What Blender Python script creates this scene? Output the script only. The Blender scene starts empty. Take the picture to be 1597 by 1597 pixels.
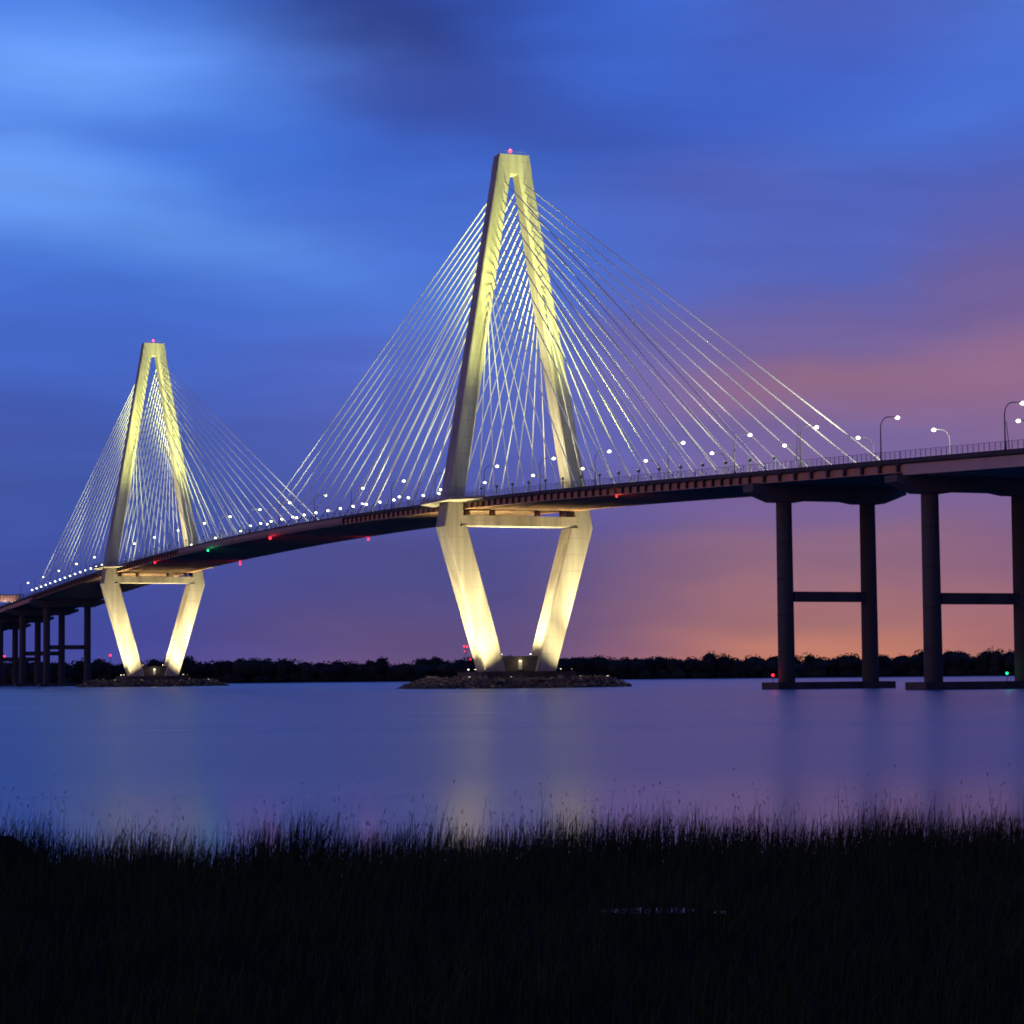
import bpy, bmesh, math, random
import numpy as np
from mathutils import Matrix, Vector
random.seed(7)
RNG = np.random.default_rng(11)
R = math.radians

# ---------------------------------------------------------------- camera
scene = bpy.context.scene
FPX, PITCH, ROLL, CAMH = 3705.88, 0.0684, 0.0096, 4.1734
cam_d = bpy.data.cameras.new("camera")
cam_d.sensor_width = 36.0
cam_d.lens = 36.0 * FPX / 1597.0
cam_d.clip_start, cam_d.clip_end = 0.5, 30000.0
cam = bpy.data.objects.new("camera", cam_d)
scene.collection.objects.link(cam)
cam.matrix_world = Matrix.Translation((0, 0, CAMH)) @ Matrix.Rotation(math.pi / 2 + PITCH, 4, 'X') @ Matrix.Rotation(-ROLL, 4, 'Z')
scene.camera = cam

scene.view_settings.view_transform = 'Standard'
scene.view_settings.look = 'None'
scene.view_settings.exposure = 0.0
scene.view_settings.gamma = 1.0
scene.cycles.use_denoising = True
scene.cycles.sample_clamp_indirect = 2.0
scene.cycles.use_adaptive_sampling = False
scene.cycles.filter_width = 1.8
scene.cycles.denoising_prefilter = 'ACCURATE'
scene.cycles.max_bounces = 5
scene.cycles.caustics_reflective = False
scene.cycles.caustics_refractive = False

# light powers (bridge lamps, and lights added for the cables and lower legs)
CABLE_K = 2.3        # added unseen lights on the median that brighten the cables
P_UP = 1.2          # tower floodlights on the deck
P_LOW = 1.12         # tower floodlights on the island
C_UP = (0.95, 1.0, 0.28)
C_LOW = (1.0, 0.82, 0.42)

def lin(c):
    return tuple((x / 255 / 12.92) if x / 255 <= 0.04045 else ((x / 255 + 0.055) / 1.055) ** 2.4 for x in c)

# ---------------------------------------------------------------- dusk sky
def dusk(c):
    g = 0.3 * c[0] + 0.5 * c[1] + 0.2 * c[2]
    return lin(tuple(1.0 * (x + (g - x) * 0.0) for x in c))
def build_world():
    w = bpy.data.worlds.new("World"); scene.world = w
    w.use_nodes = True
    nt = w.node_tree; N, L = nt.nodes, nt.links
    bg = N['Background']; bg.inputs['Strength'].default_value = 1.0
    tc = N.new('ShaderNodeTexCoord')
    def inp(node, i, v):
        if isinstance(v, (int, float)): node.inputs[i].default_value = v
        else: L.new(v, node.inputs[i])
    def M(op, a, b=0.0, c=0.0, clamp=False):
        n = N.new('ShaderNodeMath'); n.operation = op; n.use_clamp = clamp
        inp(n, 0, a); inp(n, 1, b); inp(n, 2, c)
        return n.outputs[0]
    sep = N.new('ShaderNodeSeparateXYZ'); L.new(tc.outputs['Generated'], sep.inputs[0])
    dx, dy, dz = sep.outputs
    az = M('ARCTAN2', dx, dy)
    el = M('ARCSINE', dz)
    # soft warp so that cloud edges are not clean ellipses
    comb = N.new('ShaderNodeCombineXYZ'); inp(comb, 0, M('MULTIPLY', az, 7.0)); inp(comb, 1, M('MULTIPLY', el, 20.0))
    nz = N.new('ShaderNodeTexNoise'); nz.inputs['Scale'].default_value = 1.0; nz.inputs['Detail'].default_value = 3.0
    nz.inputs['Roughness'].default_value = 0.5
    L.new(comb.outputs[0], nz.inputs['Vector'])
    ns = N.new('ShaderNodeSeparateColor'); L.new(nz.outputs['Color'], ns.inputs[0])
    wx = M('MULTIPLY_ADD', ns.outputs[0], 0.10, -0.05)
    wy = M('MULTIPLY_ADD', ns.outputs[1], 0.035, -0.0175)
    azw = M('ADD', az, wx); elw = M('ADD', el, wy)
    def ramp(fac, stops):
        n = N.new('ShaderNodeValToRGB'); n.color_ramp.interpolation = 'EASE'
        e = n.color_ramp.elements
        while len(e) > 1: e.remove(e[-1])
        e[0].position = stops[0][0]; e[0].color = (*dusk(stops[0][1]), 1)
        for p, c in stops[1:]:
            k = e.new(p); k.color = (*dusk(c), 1)
        L.new(fac, n.inputs[0]); return n.outputs[0]
    def mix(f, a, b):
        n = N.new('ShaderNodeMix'); n.data_type = 'RGBA'
        if isinstance(f, float): n.inputs[0].default_value = f
        else: L.new(f, n.inputs[0])
        for i, v in ((6, a), (7, b)):
            if isinstance(v, tuple): n.inputs[i].default_value = (*v, 1)
            else: L.new(v, n.inputs[i])
        return n.outputs[2]
    # elevation 0..24 deg -> 0..1
    E = M('DIVIDE', elw, R(24.0), clamp=True)
    y2 = lambda y: max(0.0, min(1.0, ((1058 - y) / FPX) / R(24.0)))
    def st(l): return sorted((y2(y), c) for y, c in l)
    Z = (-480, (38, 78, 178))
    left = ramp(E, st([(1058, (66, 72, 150)), (1000, (60, 70, 154)), (900, (58, 76, 158)), (800, (58, 84, 164)), (700, (61, 91, 174)), (560, (64, 104, 200)), (420, (70, 120, 216)), (200, (64, 124, 226)), (0, (60, 116, 224)), Z]))
    cen = ramp(E, st([(1058, (112, 84, 128)), (1000, (93, 78, 126)), (900, (78, 77, 138)), (800, (80, 85, 162)), (700, (84, 98, 182)), (560, (82, 108, 200)), (420, (72, 112, 210)), (200, (60, 100, 200)), (0, (56, 92, 192)), Z]))
    right = ramp(E, st([(1058, (208, 128, 96)), (1020, (192, 124, 108)), (960, (164, 112, 116)), (880, (140, 103, 128)), (800, (121, 98, 150)), (690, (122, 103, 158)), (605, (146, 108, 140)), (540, (116, 99, 156)), (440, (84, 102, 188)), (200, (66, 98, 200)), (0, (68, 110, 214)), Z]))
    far = ramp(E, st([(1058, (176, 112, 108)), (1000, (164, 108, 114)), (900, (138, 98, 130)), (800, (126, 100, 146)), (700, (130, 102, 148)), (570, (146, 107, 140)), (460, (112, 96, 154)), (340, (86, 98, 182)), (200, (74, 106, 206)), (0, (78, 126, 226)), Z]))
    def step(a, b):
        n = N.new('ShaderNodeMapRange'); n.interpolation_type = 'SMOOTHERSTEP'
        L.new(azw, n.inputs[0]); n.inputs[1].default_value = a; n.inputs[2].default_value = b
        return n.outputs[0]
    xa = lambda x: (x - 798.5) / FPX
    c = mix(step(xa(80), xa(720)), left, cen)
    c = mix(step(xa(720), xa(1260)), c, right)
    c = mix(step(xa(1300), xa(1640)), c, far)
    # long-exposure cloud banks: direction, length, width, tilt, tint, amount
    for x, y, sx, sy, ang, col, amp in [
        (590, 60, 230, 75, 26, (42, 58, 130), 0.95), (740, 165, 170, 45, 8, (60, 74, 158), 0.6),
        (90, 115, 230, 60, 2, (114, 166, 255), 0.85), (40, 275, 150, 55, 5, (114, 166, 252), 0.8),
        (240, 350, 250, 42, 12, (100, 152, 238), 0.6), (240, 225, 170, 35, 4, (58, 104, 208), 0.5),
        (100, 480, 240, 50, 3, (60, 92, 190), 0.4), (1335, 78, 210, 42, -4, (78, 88, 172), 0.65),
        (1240, 285, 200, 44, -6, (88, 92, 166), 0.6), (1010, 110, 170, 60, 0, (60, 106, 212), 0.5),
        (1450, 215, 200, 50, -12, (70, 114, 212), 0.6), (1290, 500, 190, 26, -2, (112, 98, 158), 0.5),
        (70, 660, 260, 60, 0, (62, 78, 164), 0.4), (1570, 355, 100, 50, 0, (100, 92, 156), 0.35)]:
        a0, e0 = xa(x), (1058 - y) / FPX
        ca, sa = math.cos(R(-ang)), math.sin(R(-ang))
        da, de = M('SUBTRACT', azw, a0), M('SUBTRACT', elw, e0)
        p = M('MULTIPLY_ADD', da, ca * FPX / sx, M('MULTIPLY', de, sa * FPX / sx))
        q = M('MULTIPLY_ADD', da, -sa * FPX / sy, M('MULTIPLY', de, ca * FPX / sy))
        r2 = M('MULTIPLY_ADD', p, p, M('MULTIPLY', q, q))
        g = M('MULTIPLY', M('EXPONENT', M('MULTIPLY', r2, -0.5)), amp)
        c = mix(g, c, dusk(col))
    # fine long streaks in the cloud sheet
    comb2 = N.new('ShaderNodeCombineXYZ'); inp(comb2, 0, M('MULTIPLY', M('ADD', az, M('MULTIPLY', el, 0.35)), 9.0)); inp(comb2, 1, M('MULTIPLY', elw, 62.0))
    n2 = N.new('ShaderNodeTexNoise'); n2.inputs['Scale'].default_value = 1.0; n2.inputs['Detail'].default_value = 4.0; L.new(comb2.outputs[0], n2.inputs['Vector'])
    st2 = N.new('ShaderNodeVectorMath'); st2.operation = 'SCALE'; L.new(c, st2.inputs[0]); L.new(M('MULTIPLY_ADD', n2.outputs['Fac'], 0.30, 0.85), st2.inputs['Scale']); c = st2.outputs[0]
    # away from the picture: the rest of the dusk sky, with town glow low in the west
    back = ramp(E, [(0.0, (60, 66, 120)), (0.4, (44, 62, 135)), (1.0, (30, 58, 140))])
    ab = M('ABSOLUTE', az)
    n = N.new('ShaderNodeMapRange'); n.interpolation_type = 'SMOOTHSTEP'
    L.new(ab, n.inputs[0]); n.inputs[1].default_value = R(35); n.inputs[2].default_value = R(80)
    c = mix(n.outputs[0], c, back)
    ga = M('DIVIDE', M('ADD', az, R(112)), R(34)); ge = M('DIVIDE', el, R(11))
    g = M('EXPONENT', M('MULTIPLY', M('MULTIPLY_ADD', ga, ga, M('MULTIPLY', ge, ge)), -0.5))
    add = N.new('ShaderNodeMix'); add.data_type = 'RGBA'; add.blend_type = 'ADD'; add.clamp_factor = False
    L.new(g, add.inputs[0]); L.new(c, add.inputs[6]); add.inputs[7].default_value = (0.85, 0.36, 0.13, 1)
    L.new(add.outputs[2], bg.inputs['Color'])
    w.cycles.sampling_method = 'MANUAL'; w.cycles.sample_map_resolution = 512
build_world()

# ---------------------------------------------------------------- helpers
COL = scene.collection
ANG, X1, Y1, SPAN = 0.4014, 0.9293, 775.453, 471.2
AX = (math.sin(ANG), -math.cos(ANG)); TX = (math.cos(ANG), math.sin(ANG))
RZ = ANG - math.pi / 2                       # local x runs along the bridge towards us, local y across it
def W(u, v, z=0.0):
    return Vector((X1 + u * AX[0] + v * TX[0], Y1 + u * AX[1] + v * TX[1], z))
def zd(u):
    w = abs(u + SPAN / 2)
    return 64 - 5.6e-5 * w * w if w < 360 else 64 - 5.6e-5 * 360 ** 2 - 0.0403 * (w - 360)

class MB:
    def __init__(s): s.v, s.f = [], []
    def add(s, vs, fs):
        o = len(s.v); s.v += [tuple(p) for p in vs]; s.f += [tuple(i + o for i in f) for f in fs]; return s
    def hexa(s, lo, hi):                     # lo, hi: four corners each, counter-clockwise seen from above
        return s.add(list(lo) + list(hi), [(3, 2, 1, 0), (4, 5, 6, 7), (0, 1, 5, 4), (1, 2, 6, 5), (2, 3, 7, 6), (3, 0, 4, 7)])
    def box(s, x0, x1, y0, y1, z0, z1):
        return s.hexa([(x0, y0, z0), (x1, y0, z0), (x1, y1, z0), (x0, y1, z0)], [(x0, y0, z1), (x1, y0, z1), (x1, y1, z1), (x0, y1, z1)])
    def prism(s, poly, x0, x1):              # polygon in (y, z) swept along x
        n = len(poly); vs = [(x0, a, b) for a, b in poly] + [(x1, a, b) for a, b in poly]
        return s.add(vs, [tuple(range(n))[::-1], tuple(range(n, 2 * n))] + [(i, (i + 1) % n, n + (i + 1) % n, n + i) for i in range(n)])
    def sweep(s, secs):                      # list of equal-length rings of 3D points, closed rings
        n = len(secs[0]); vs = [p for r in secs for p in r]; fs = [tuple(range(n))[::-1], tuple(range((len(secs) - 1) * n, len(secs) * n))]
        for k in range(len(secs) - 1):
            for i in range(n):
                j = (i + 1) % n; fs.append((k * n + i, k * n + j, k * n + n + j, k * n + n + i))
        return s.add(vs, fs)
    def tube(s, pts, rad, n=8):
        pts = [Vector(p) for p in pts]; rads = rad if isinstance(rad, (list, tuple)) else [rad] * len(pts)
        rings = []
        for i, p in enumerate(pts):
            d = (pts[min(i + 1, len(pts) - 1)] - pts[max(i - 1, 0)]).normalized()
            a = Vector((0, 0, 1)) if abs(d.z) < 0.9 else Vector((1, 0, 0))
            x = d.cross(a).normalized(); y = d.cross(x)
            rings.append([p + rads[i] * (math.cos(2 * math.pi * k / n) * x + math.sin(2 * math.pi * k / n) * y) for k in range(n)])
        return s.sweep(rings)
    def ball(s, c, r, n=10, m=6, sq=(1, 1, 1)):
        vs = []; fs = []
        for i in range(1, m):
            t = math.pi * i / m
            for k in range(n):
                a = 2 * math.pi * k / n
                vs.append((c[0] + r * sq[0] * math.sin(t) * math.cos(a), c[1] + r * sq[1] * math.sin(t) * math.sin(a), c[2] + r * sq[2] * math.cos(t)))
        vs += [(c[0], c[1], c[2] + r * sq[2]), (c[0], c[1], c[2] - r * sq[2])]; T, B = len(vs) - 2, len(vs) - 1
        for i in range(m - 2):
            for k in range(n):
                j = (k + 1) % n; fs.append((i * n + k, i * n + n + k, i * n + n + j, i * n + j))
        for k in range(n):
            j = (k + 1) % n; fs.append((T, k, j)); fs.append((B, (m - 2) * n + j, (m - 2) * n + k))
        return s.add(vs, fs)
    def mesh(s, name, mat, smooth=False):
        me = bpy.data.meshes.new(name); me.from_pydata(s.v, [], s.f); me.update()
        if mat: me.materials.append(mat)
        bm = bmesh.new(); bm.from_mesh(me); bmesh.ops.recalc_face_normals(bm, faces=bm.faces); bm.to_mesh(me); bm.free()
        if smooth: me.polygons.foreach_set('use_smooth', [True] * len(me.polygons))
        return me
    def build(s, name, mat, parent=None, smooth=False):
        o = bpy.data.objects.new(name, s.mesh(name, mat, smooth)); COL.objects.link(o)
        if parent is not None: o.parent = parent
        return o

def tag(o, label=None, cat=None, group=None, kind=None):
    for k, v in (('label', label), ('category', cat), ('group', group), ('kind', kind)):
        if v: o[k] = v
    return o
def empty(name, loc, rz=RZ):
    o = bpy.data.objects.new(name, None); COL.objects.link(o); o.location = loc; o.rotation_euler = (0, 0, rz); o.empty_display_size = 1
    return o
def copy_tree(o, parent=None):
    c = o.copy(); COL.objects.link(c)
    if parent is not None: c.parent = parent
    for ch in o.children: copy_tree(ch, c)
    return c
def light(name, kind, parent, loc, power, color, target=None, size=60, blend=0.6, radius=0.3):
    l = bpy.data.lights.new(name, kind); l.energy = power; l.color = color; l.shadow_soft_size = radius
    if kind == 'SPOT': l.spot_size = R(size); l.spot_blend = blend
    o = bpy.data.objects.new(name, l); COL.objects.link(o); o.parent = parent; o.location = loc
    if target is not None:
        o.rotation_euler = (Vector(target) - Vector(loc)).to_track_quat('-Z', 'Y').to_euler()
    return o
ORD = 'first second third fourth fifth sixth seventh eighth ninth tenth eleventh twelfth thirteenth fourteenth fifteenth sixteenth'.split()

# ---------------------------------------------------------------- materials
def mat(name, col, rough=0.7, var=0.15, scale=0.4, metal=0.0, emit=None, estr=0.0, joints=0.0, bump=0.0):
    m = bpy.data.materials.new(name); m.use_nodes = True
    nt = m.node_tree; N, L = nt.nodes, nt.links; b = N['Principled BSDF']
    b.inputs['Roughness'].default_value = rough; b.inputs['Metallic'].default_value = metal
    if emit:
        m.cycles.emission_sampling = 'NONE'      # too small to light anything; the lamps below do that
        b.inputs['Base Color'].default_value = (*col, 1); b.inputs['Emission Color'].default_value = (*emit, 1); b.inputs['Emission Strength'].default_value = estr
        return m
    tc = N.new('ShaderNodeTexCoord'); nz = N.new('ShaderNodeTexNoise'); nz.inputs['Scale'].default_value = scale; nz.inputs['Detail'].default_value = 6
    mp = N.new('ShaderNodeMapping'); mp.inputs['Scale'].default_value = (1, 1, 0.07 if joints else 0.25); L.new(tc.outputs['Object'], mp.inputs[0]); L.new(mp.outputs[0], nz.inputs['Vector'])
    rp = N.new('ShaderNodeValToRGB'); e = rp.color_ramp.elements
    e[0].position, e[1].position = 0.3, 0.7
    e[0].color = (*[c * (1 - var) for c in col], 1); e[1].color = (*[min(1, c * (1 + var)) for c in col], 1)
    L.new(nz.outputs['Fac'], rp.inputs[0]); out = rp.outputs[0]
    if joints:                                # construction joints between the concrete lifts
        sp = N.new('ShaderNodeSeparateXYZ'); L.new(tc.outputs['Object'], sp.inputs[0])
        d = N.new('ShaderNodeMath'); d.operation = 'DIVIDE'; L.new(sp.outputs[2], d.inputs[0]); d.inputs[1].default_value = joints
        fr = N.new('ShaderNodeMath'); fr.operation = 'FRACT'; L.new(d.outputs[0], fr.inputs[0])
        lt = N.new('ShaderNodeMath'); lt.operation = 'LESS_THAN'; L.new(fr.outputs[0], lt.inputs[0]); lt.inputs[1].default_value = 0.04
        mx = N.new('ShaderNodeMix'); mx.data_type = 'RGBA'; L.new(lt.outputs[0], mx.inputs[0]); L.new(out, mx.inputs[6]); mx.inputs[7].default_value = (*[c * 0.84 for c in col], 1)
        out = mx.outputs[2]
    L.new(out, b.inputs['Base Color'])
    if bump:
        bp = N.new('ShaderNodeBump'); bp.inputs['Strength'].default_value = bump; L.new(nz.outputs['Fac'], bp.inputs['Height']); L.new(bp.outputs[0], b.inputs['Normal'])
    return m
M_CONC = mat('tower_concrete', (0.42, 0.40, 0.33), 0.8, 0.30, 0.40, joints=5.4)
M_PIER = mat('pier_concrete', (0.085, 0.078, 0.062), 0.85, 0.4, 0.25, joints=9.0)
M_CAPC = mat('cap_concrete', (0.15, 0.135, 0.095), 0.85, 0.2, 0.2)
M_FASC = mat('parapet_concrete', (0.07, 0.062, 0.055), 0.8, 0.2, 0.3)
M_GIRD = mat('girder_paint_warm_lit', (0.60, 0.33, 0.17), 0.6, 0.12, 0.3)  # warm light on the girder face is put into this red-brown colour
M_STIF = mat('stiffener_paint', (0.05, 0.035, 0.035), 0.6, 0.2, 0.5)
M_FAIR = mat('fairing_paint', (0.40, 0.27, 0.19), 0.6, 0.15, 0.2)
M_FAIR2 = mat('approach_girder_paint', (0.62, 0.47, 0.36), 0.6, 0.1, 0.2)
M_SOFF = mat('deck_soffit', (0.42, 0.29, 0.19), 0.85, 0.2, 0.3)
M_ROAD = mat('road_asphalt', (0.06, 0.06, 0.06), 0.9, 0.2, 0.6)
M_RAIL = mat('railing_steel', (0.22, 0.22, 0.24), 0.5, 0.1, 1.0, metal=0.3)
M_CABLE = mat('cable_sheath', (0.88, 0.88, 0.84), 0.9, 0.05, 0.2)
M_POLE = mat('lamp_pole', (0.20, 0.21, 0.22), 0.5, 0.1, 1.0, metal=0.2)
M_DPOLE = mat('dark_pole', (0.05, 0.05, 0.06), 0.5, 0.1, 1.0)
M_GREEN = mat('floodlight_housing', (0.10, 0.16, 0.12), 0.5, 0.15, 1.0)
M_LENS = mat('lamp_lens', (0.8, 0.8, 0.7), 0.4, emit=(1.0, 0.95, 0.70), estr=4.5)
M_BEAD = mat('flood_lens', (0.8, 0.8, 0.7), 0.4, emit=(1.0, 1.0, 0.68), estr=4.5)
M_WARM = mat('warm_lens', (0.8, 0.7, 0.5), 0.4, emit=(1.0, 0.82, 0.5), estr=10)
M_RED = mat('red_lens', (0.5, 0.02, 0.02), 0.3, emit=(1.0, 0.012, 0.022), estr=7)
M_BEACON = mat('beacon_lens', (0.5, 0.05, 0.05), 0.3, emit=(1.0, 0.05, 0.09), estr=5)
M_GRN = mat('green_lens', (0.02, 0.5, 0.2), 0.3, emit=(0.01, 1.0, 0.35), estr=2.2)
M_DOOR = mat('door_paint', (0.72, 0.68, 0.55), 0.6, 0.05, 1.0)
M_ROCK = mat('riprap_rock', (0.13, 0.12, 0.085), 0.9, 0.5, 0.35, bump=0.5)
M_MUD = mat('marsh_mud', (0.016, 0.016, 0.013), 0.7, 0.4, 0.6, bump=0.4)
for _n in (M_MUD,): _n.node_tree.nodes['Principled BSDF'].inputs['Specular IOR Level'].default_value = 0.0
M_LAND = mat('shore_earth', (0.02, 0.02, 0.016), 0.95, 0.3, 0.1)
M_SIGN = mat('sign_back', (0.55, 0.30, 0.24), 0.6, 0.1, 0.4)

def leaf_mat(name, c1, c2, rough=0.8):
    m = bpy.data.materials.new(name); m.use_nodes = True
    nt = m.node_tree; N, L = nt.nodes, nt.links; b = N['Principled BSDF']; b.inputs['Roughness'].default_value = rough
    b.inputs['Specular IOR Level'].default_value = 0.15
    g = N.new('ShaderNodeNewGeometry'); mx = N.new('ShaderNodeMix'); mx.data_type = 'RGBA'
    L.new(g.outputs['Random Per Island'], mx.inputs[0]); mx.inputs[6].default_value = (*c1, 1); mx.inputs[7].default_value = (*c2, 1)
    L.new(mx.outputs[2], b.inputs['Base Color']); return m
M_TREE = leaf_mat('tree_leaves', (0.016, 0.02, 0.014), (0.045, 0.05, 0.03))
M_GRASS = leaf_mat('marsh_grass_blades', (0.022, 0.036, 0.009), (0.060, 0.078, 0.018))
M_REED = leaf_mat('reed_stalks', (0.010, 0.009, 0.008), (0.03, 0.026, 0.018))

def water_mat():
    m = bpy.data.materials.new('river_water'); m.use_nodes = True
    nt = m.node_tree; N, L = nt.nodes, nt.links; b1 = N['Principled BSDF']; b2 = N.new('ShaderNodeBsdfPrincipled'); out = N['Material Output']
    tc = N.new('ShaderNodeTexCoord'); mp = N.new('ShaderNodeMapping'); L.new(tc.outputs['Object'], mp.inputs[0])
    mp.inputs['Scale'].default_value = (0.004, 0.035, 1); mp.inputs['Rotation'].default_value = (0, 0, R(4))
    nz = N.new('ShaderNodeTexNoise'); nz.inputs['Scale'].default_value = 1.0; nz.inputs['Detail'].default_value = 5; L.new(mp.outputs[0], nz.inputs['Vector'])
    cx = N.new('ShaderNodeCombineXYZ'); cx.inputs[0].default_value = 1.0
    # the water is calmer in the lee of the reeds
    sp = N.new('ShaderNodeSeparateXYZ'); L.new(tc.outputs['Object'], sp.inputs[0])
    calm = N.new('ShaderNodeMapRange'); calm.interpolation_type = 'SMOOTHSTEP'; L.new(sp.outputs[1], calm.inputs[0])
    calm.inputs[1].default_value = 52; calm.inputs[2].default_value = 115; calm.inputs[3].default_value = 0.5; calm.inputs[4].default_value = 1.0
    # long low swell (sharper lobe) and wind chop (wider lobe); slopes are steeper sideways than towards us
    for b, r0, r1, an in ((b1, 0.255, 0.275, 0.95), (b2, 0.34, 0.38, 0.55)):
        b.inputs['Base Color'].default_value = (0.0, 0.17, 0.26, 1); b.inputs['IOR'].default_value = 1.48
        mr = N.new('ShaderNodeMapRange'); L.new(nz.outputs['Fac'], mr.inputs[0]); mr.inputs[1].default_value = 0.3; mr.inputs[2].default_value = 0.7
        mr.inputs[3].default_value = r0; mr.inputs[4].default_value = r1; ml = N.new('ShaderNodeMath'); ml.operation = 'MULTIPLY'; L.new(mr.outputs[0], ml.inputs[0]); L.new(calm.outputs[0], ml.inputs[1]); L.new(ml.outputs[0], b.inputs['Roughness'])
        b.inputs['Anisotropic'].default_value = an; L.new(cx.outputs[0], b.inputs['Tangent'])
    mx = N.new('ShaderNodeMixShader'); mx.inputs[0].default_value = 0.5; L.new(b1.outputs[0], mx.inputs[1]); L.new(b2.outputs[0], mx.inputs[2])
    L.new(mx.outputs[0], out.inputs['Surface'])
    return m
M_WATER = water_mat()

# ---------------------------------------------------------------- setting: water, far shore, near bank
tag(MB().add([(-9000, -400, 0), (9000, -400, 0), (9000, 16000, 0), (-9000, 16000, 0)], [(0, 1, 2, 3)]).build('river_water', M_WATER), kind='structure')
def shore_y(x): return 1745 + 9 * math.sin(x * 0.013) + 5 * math.sin(x * 0.041 + 1)
mb = MB(); xs = np.arange(-1500, 1501, 25)
vs, fs = [], []
for i, x in enumerate(xs):
    y = shore_y(x)
    vs += [(x, y, -0.3), (x, y + 5, 0.7), (x, y + 60, 1.6), (x, 4000, 2.0)]
    if i:
        for k in range(3): a = 4 * (i - 1) + k; fs.append((a, a + 4, a + 5, a + 1))
tag(mb.add(vs, fs).build('far_shore', M_LAND), kind='structure')

def edge_y(x): return 50.3 + 0.24 * x + 0.5 * math.sin(x * 0.45) + 0.45 * math.sin(x * 1.3 + 2)
def ground_z(x, y):
    e = edge_y(x) if abs(x) < 40 else edge_y(math.copysign(40, x))
    t = (e - y)
    z = 0.42 + 0.05 * math.sin(x * 0.9 + y * 0.5) + 0.05 * math.sin(y * 0.8 - x * 0.3)
    if t < 4: z = z * max(0, t) / 4 - (0.25 if t < 0 else 0) - 0.02 * (4 - max(t, 0))
    if y < 20: z += (20 - y) * 0.10
    return z
gx = np.concatenate([np.linspace(-400, -40, 12), np.linspace(-36, 36, 73), np.linspace(40, 400, 12)])
gy = np.concatenate([np.linspace(-120, 10, 12), np.linspace(12, 66, 55)])
vs = [(x, y, min(ground_z(x, y), 2.6)) for y in gy for x in gx]; nx = len(gx)
fs = [(j * nx + i, j * nx + i + 1, (j + 1) * nx + i + 1, (j + 1) * nx + i) for j in range(len(gy) - 1) for i in range(nx - 1)]
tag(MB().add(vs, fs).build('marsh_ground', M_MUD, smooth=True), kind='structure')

# ---------------------------------------------------------------- towers
ZT, ZV, ZK = 175.2, 168.75, 52.07
def vo(z): return 5.2 + (26.32 - 5.2) * (ZT - z) / (ZT - ZK) if z >= ZK else 26.32 + (12.70 - 26.32) * (ZK - z) / (ZK - 6.29)
def vi_up(z): return 1.37 + (20.68 - 1.37) * (ZV - z) / (ZV - ZK)
def vi_low(z): return 18.3 + (5.5 - 18.3) * (ZK - z) / (ZK - 6.29)
def dep(z): return (5.22 + (8.0 - 5.22) * (ZT - z) / (ZT - ZK)) / 2 if z >= ZK else 4.0 + 0.07 * (ZK - z) / 45
def leg_ring(s, z, vin):
    d, a, b = dep(z), s * vin, s * vo(z); c = 0.35
    lo, hi = min(a, b), max(a, b)
    return [(-d + c, lo, z), (d - c, lo, z), (d, lo + c, z), (d, hi - c, z), (d - c, hi, z), (-d + c, hi, z), (-d, hi - c, z), (-d, lo + c, z)]

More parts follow.
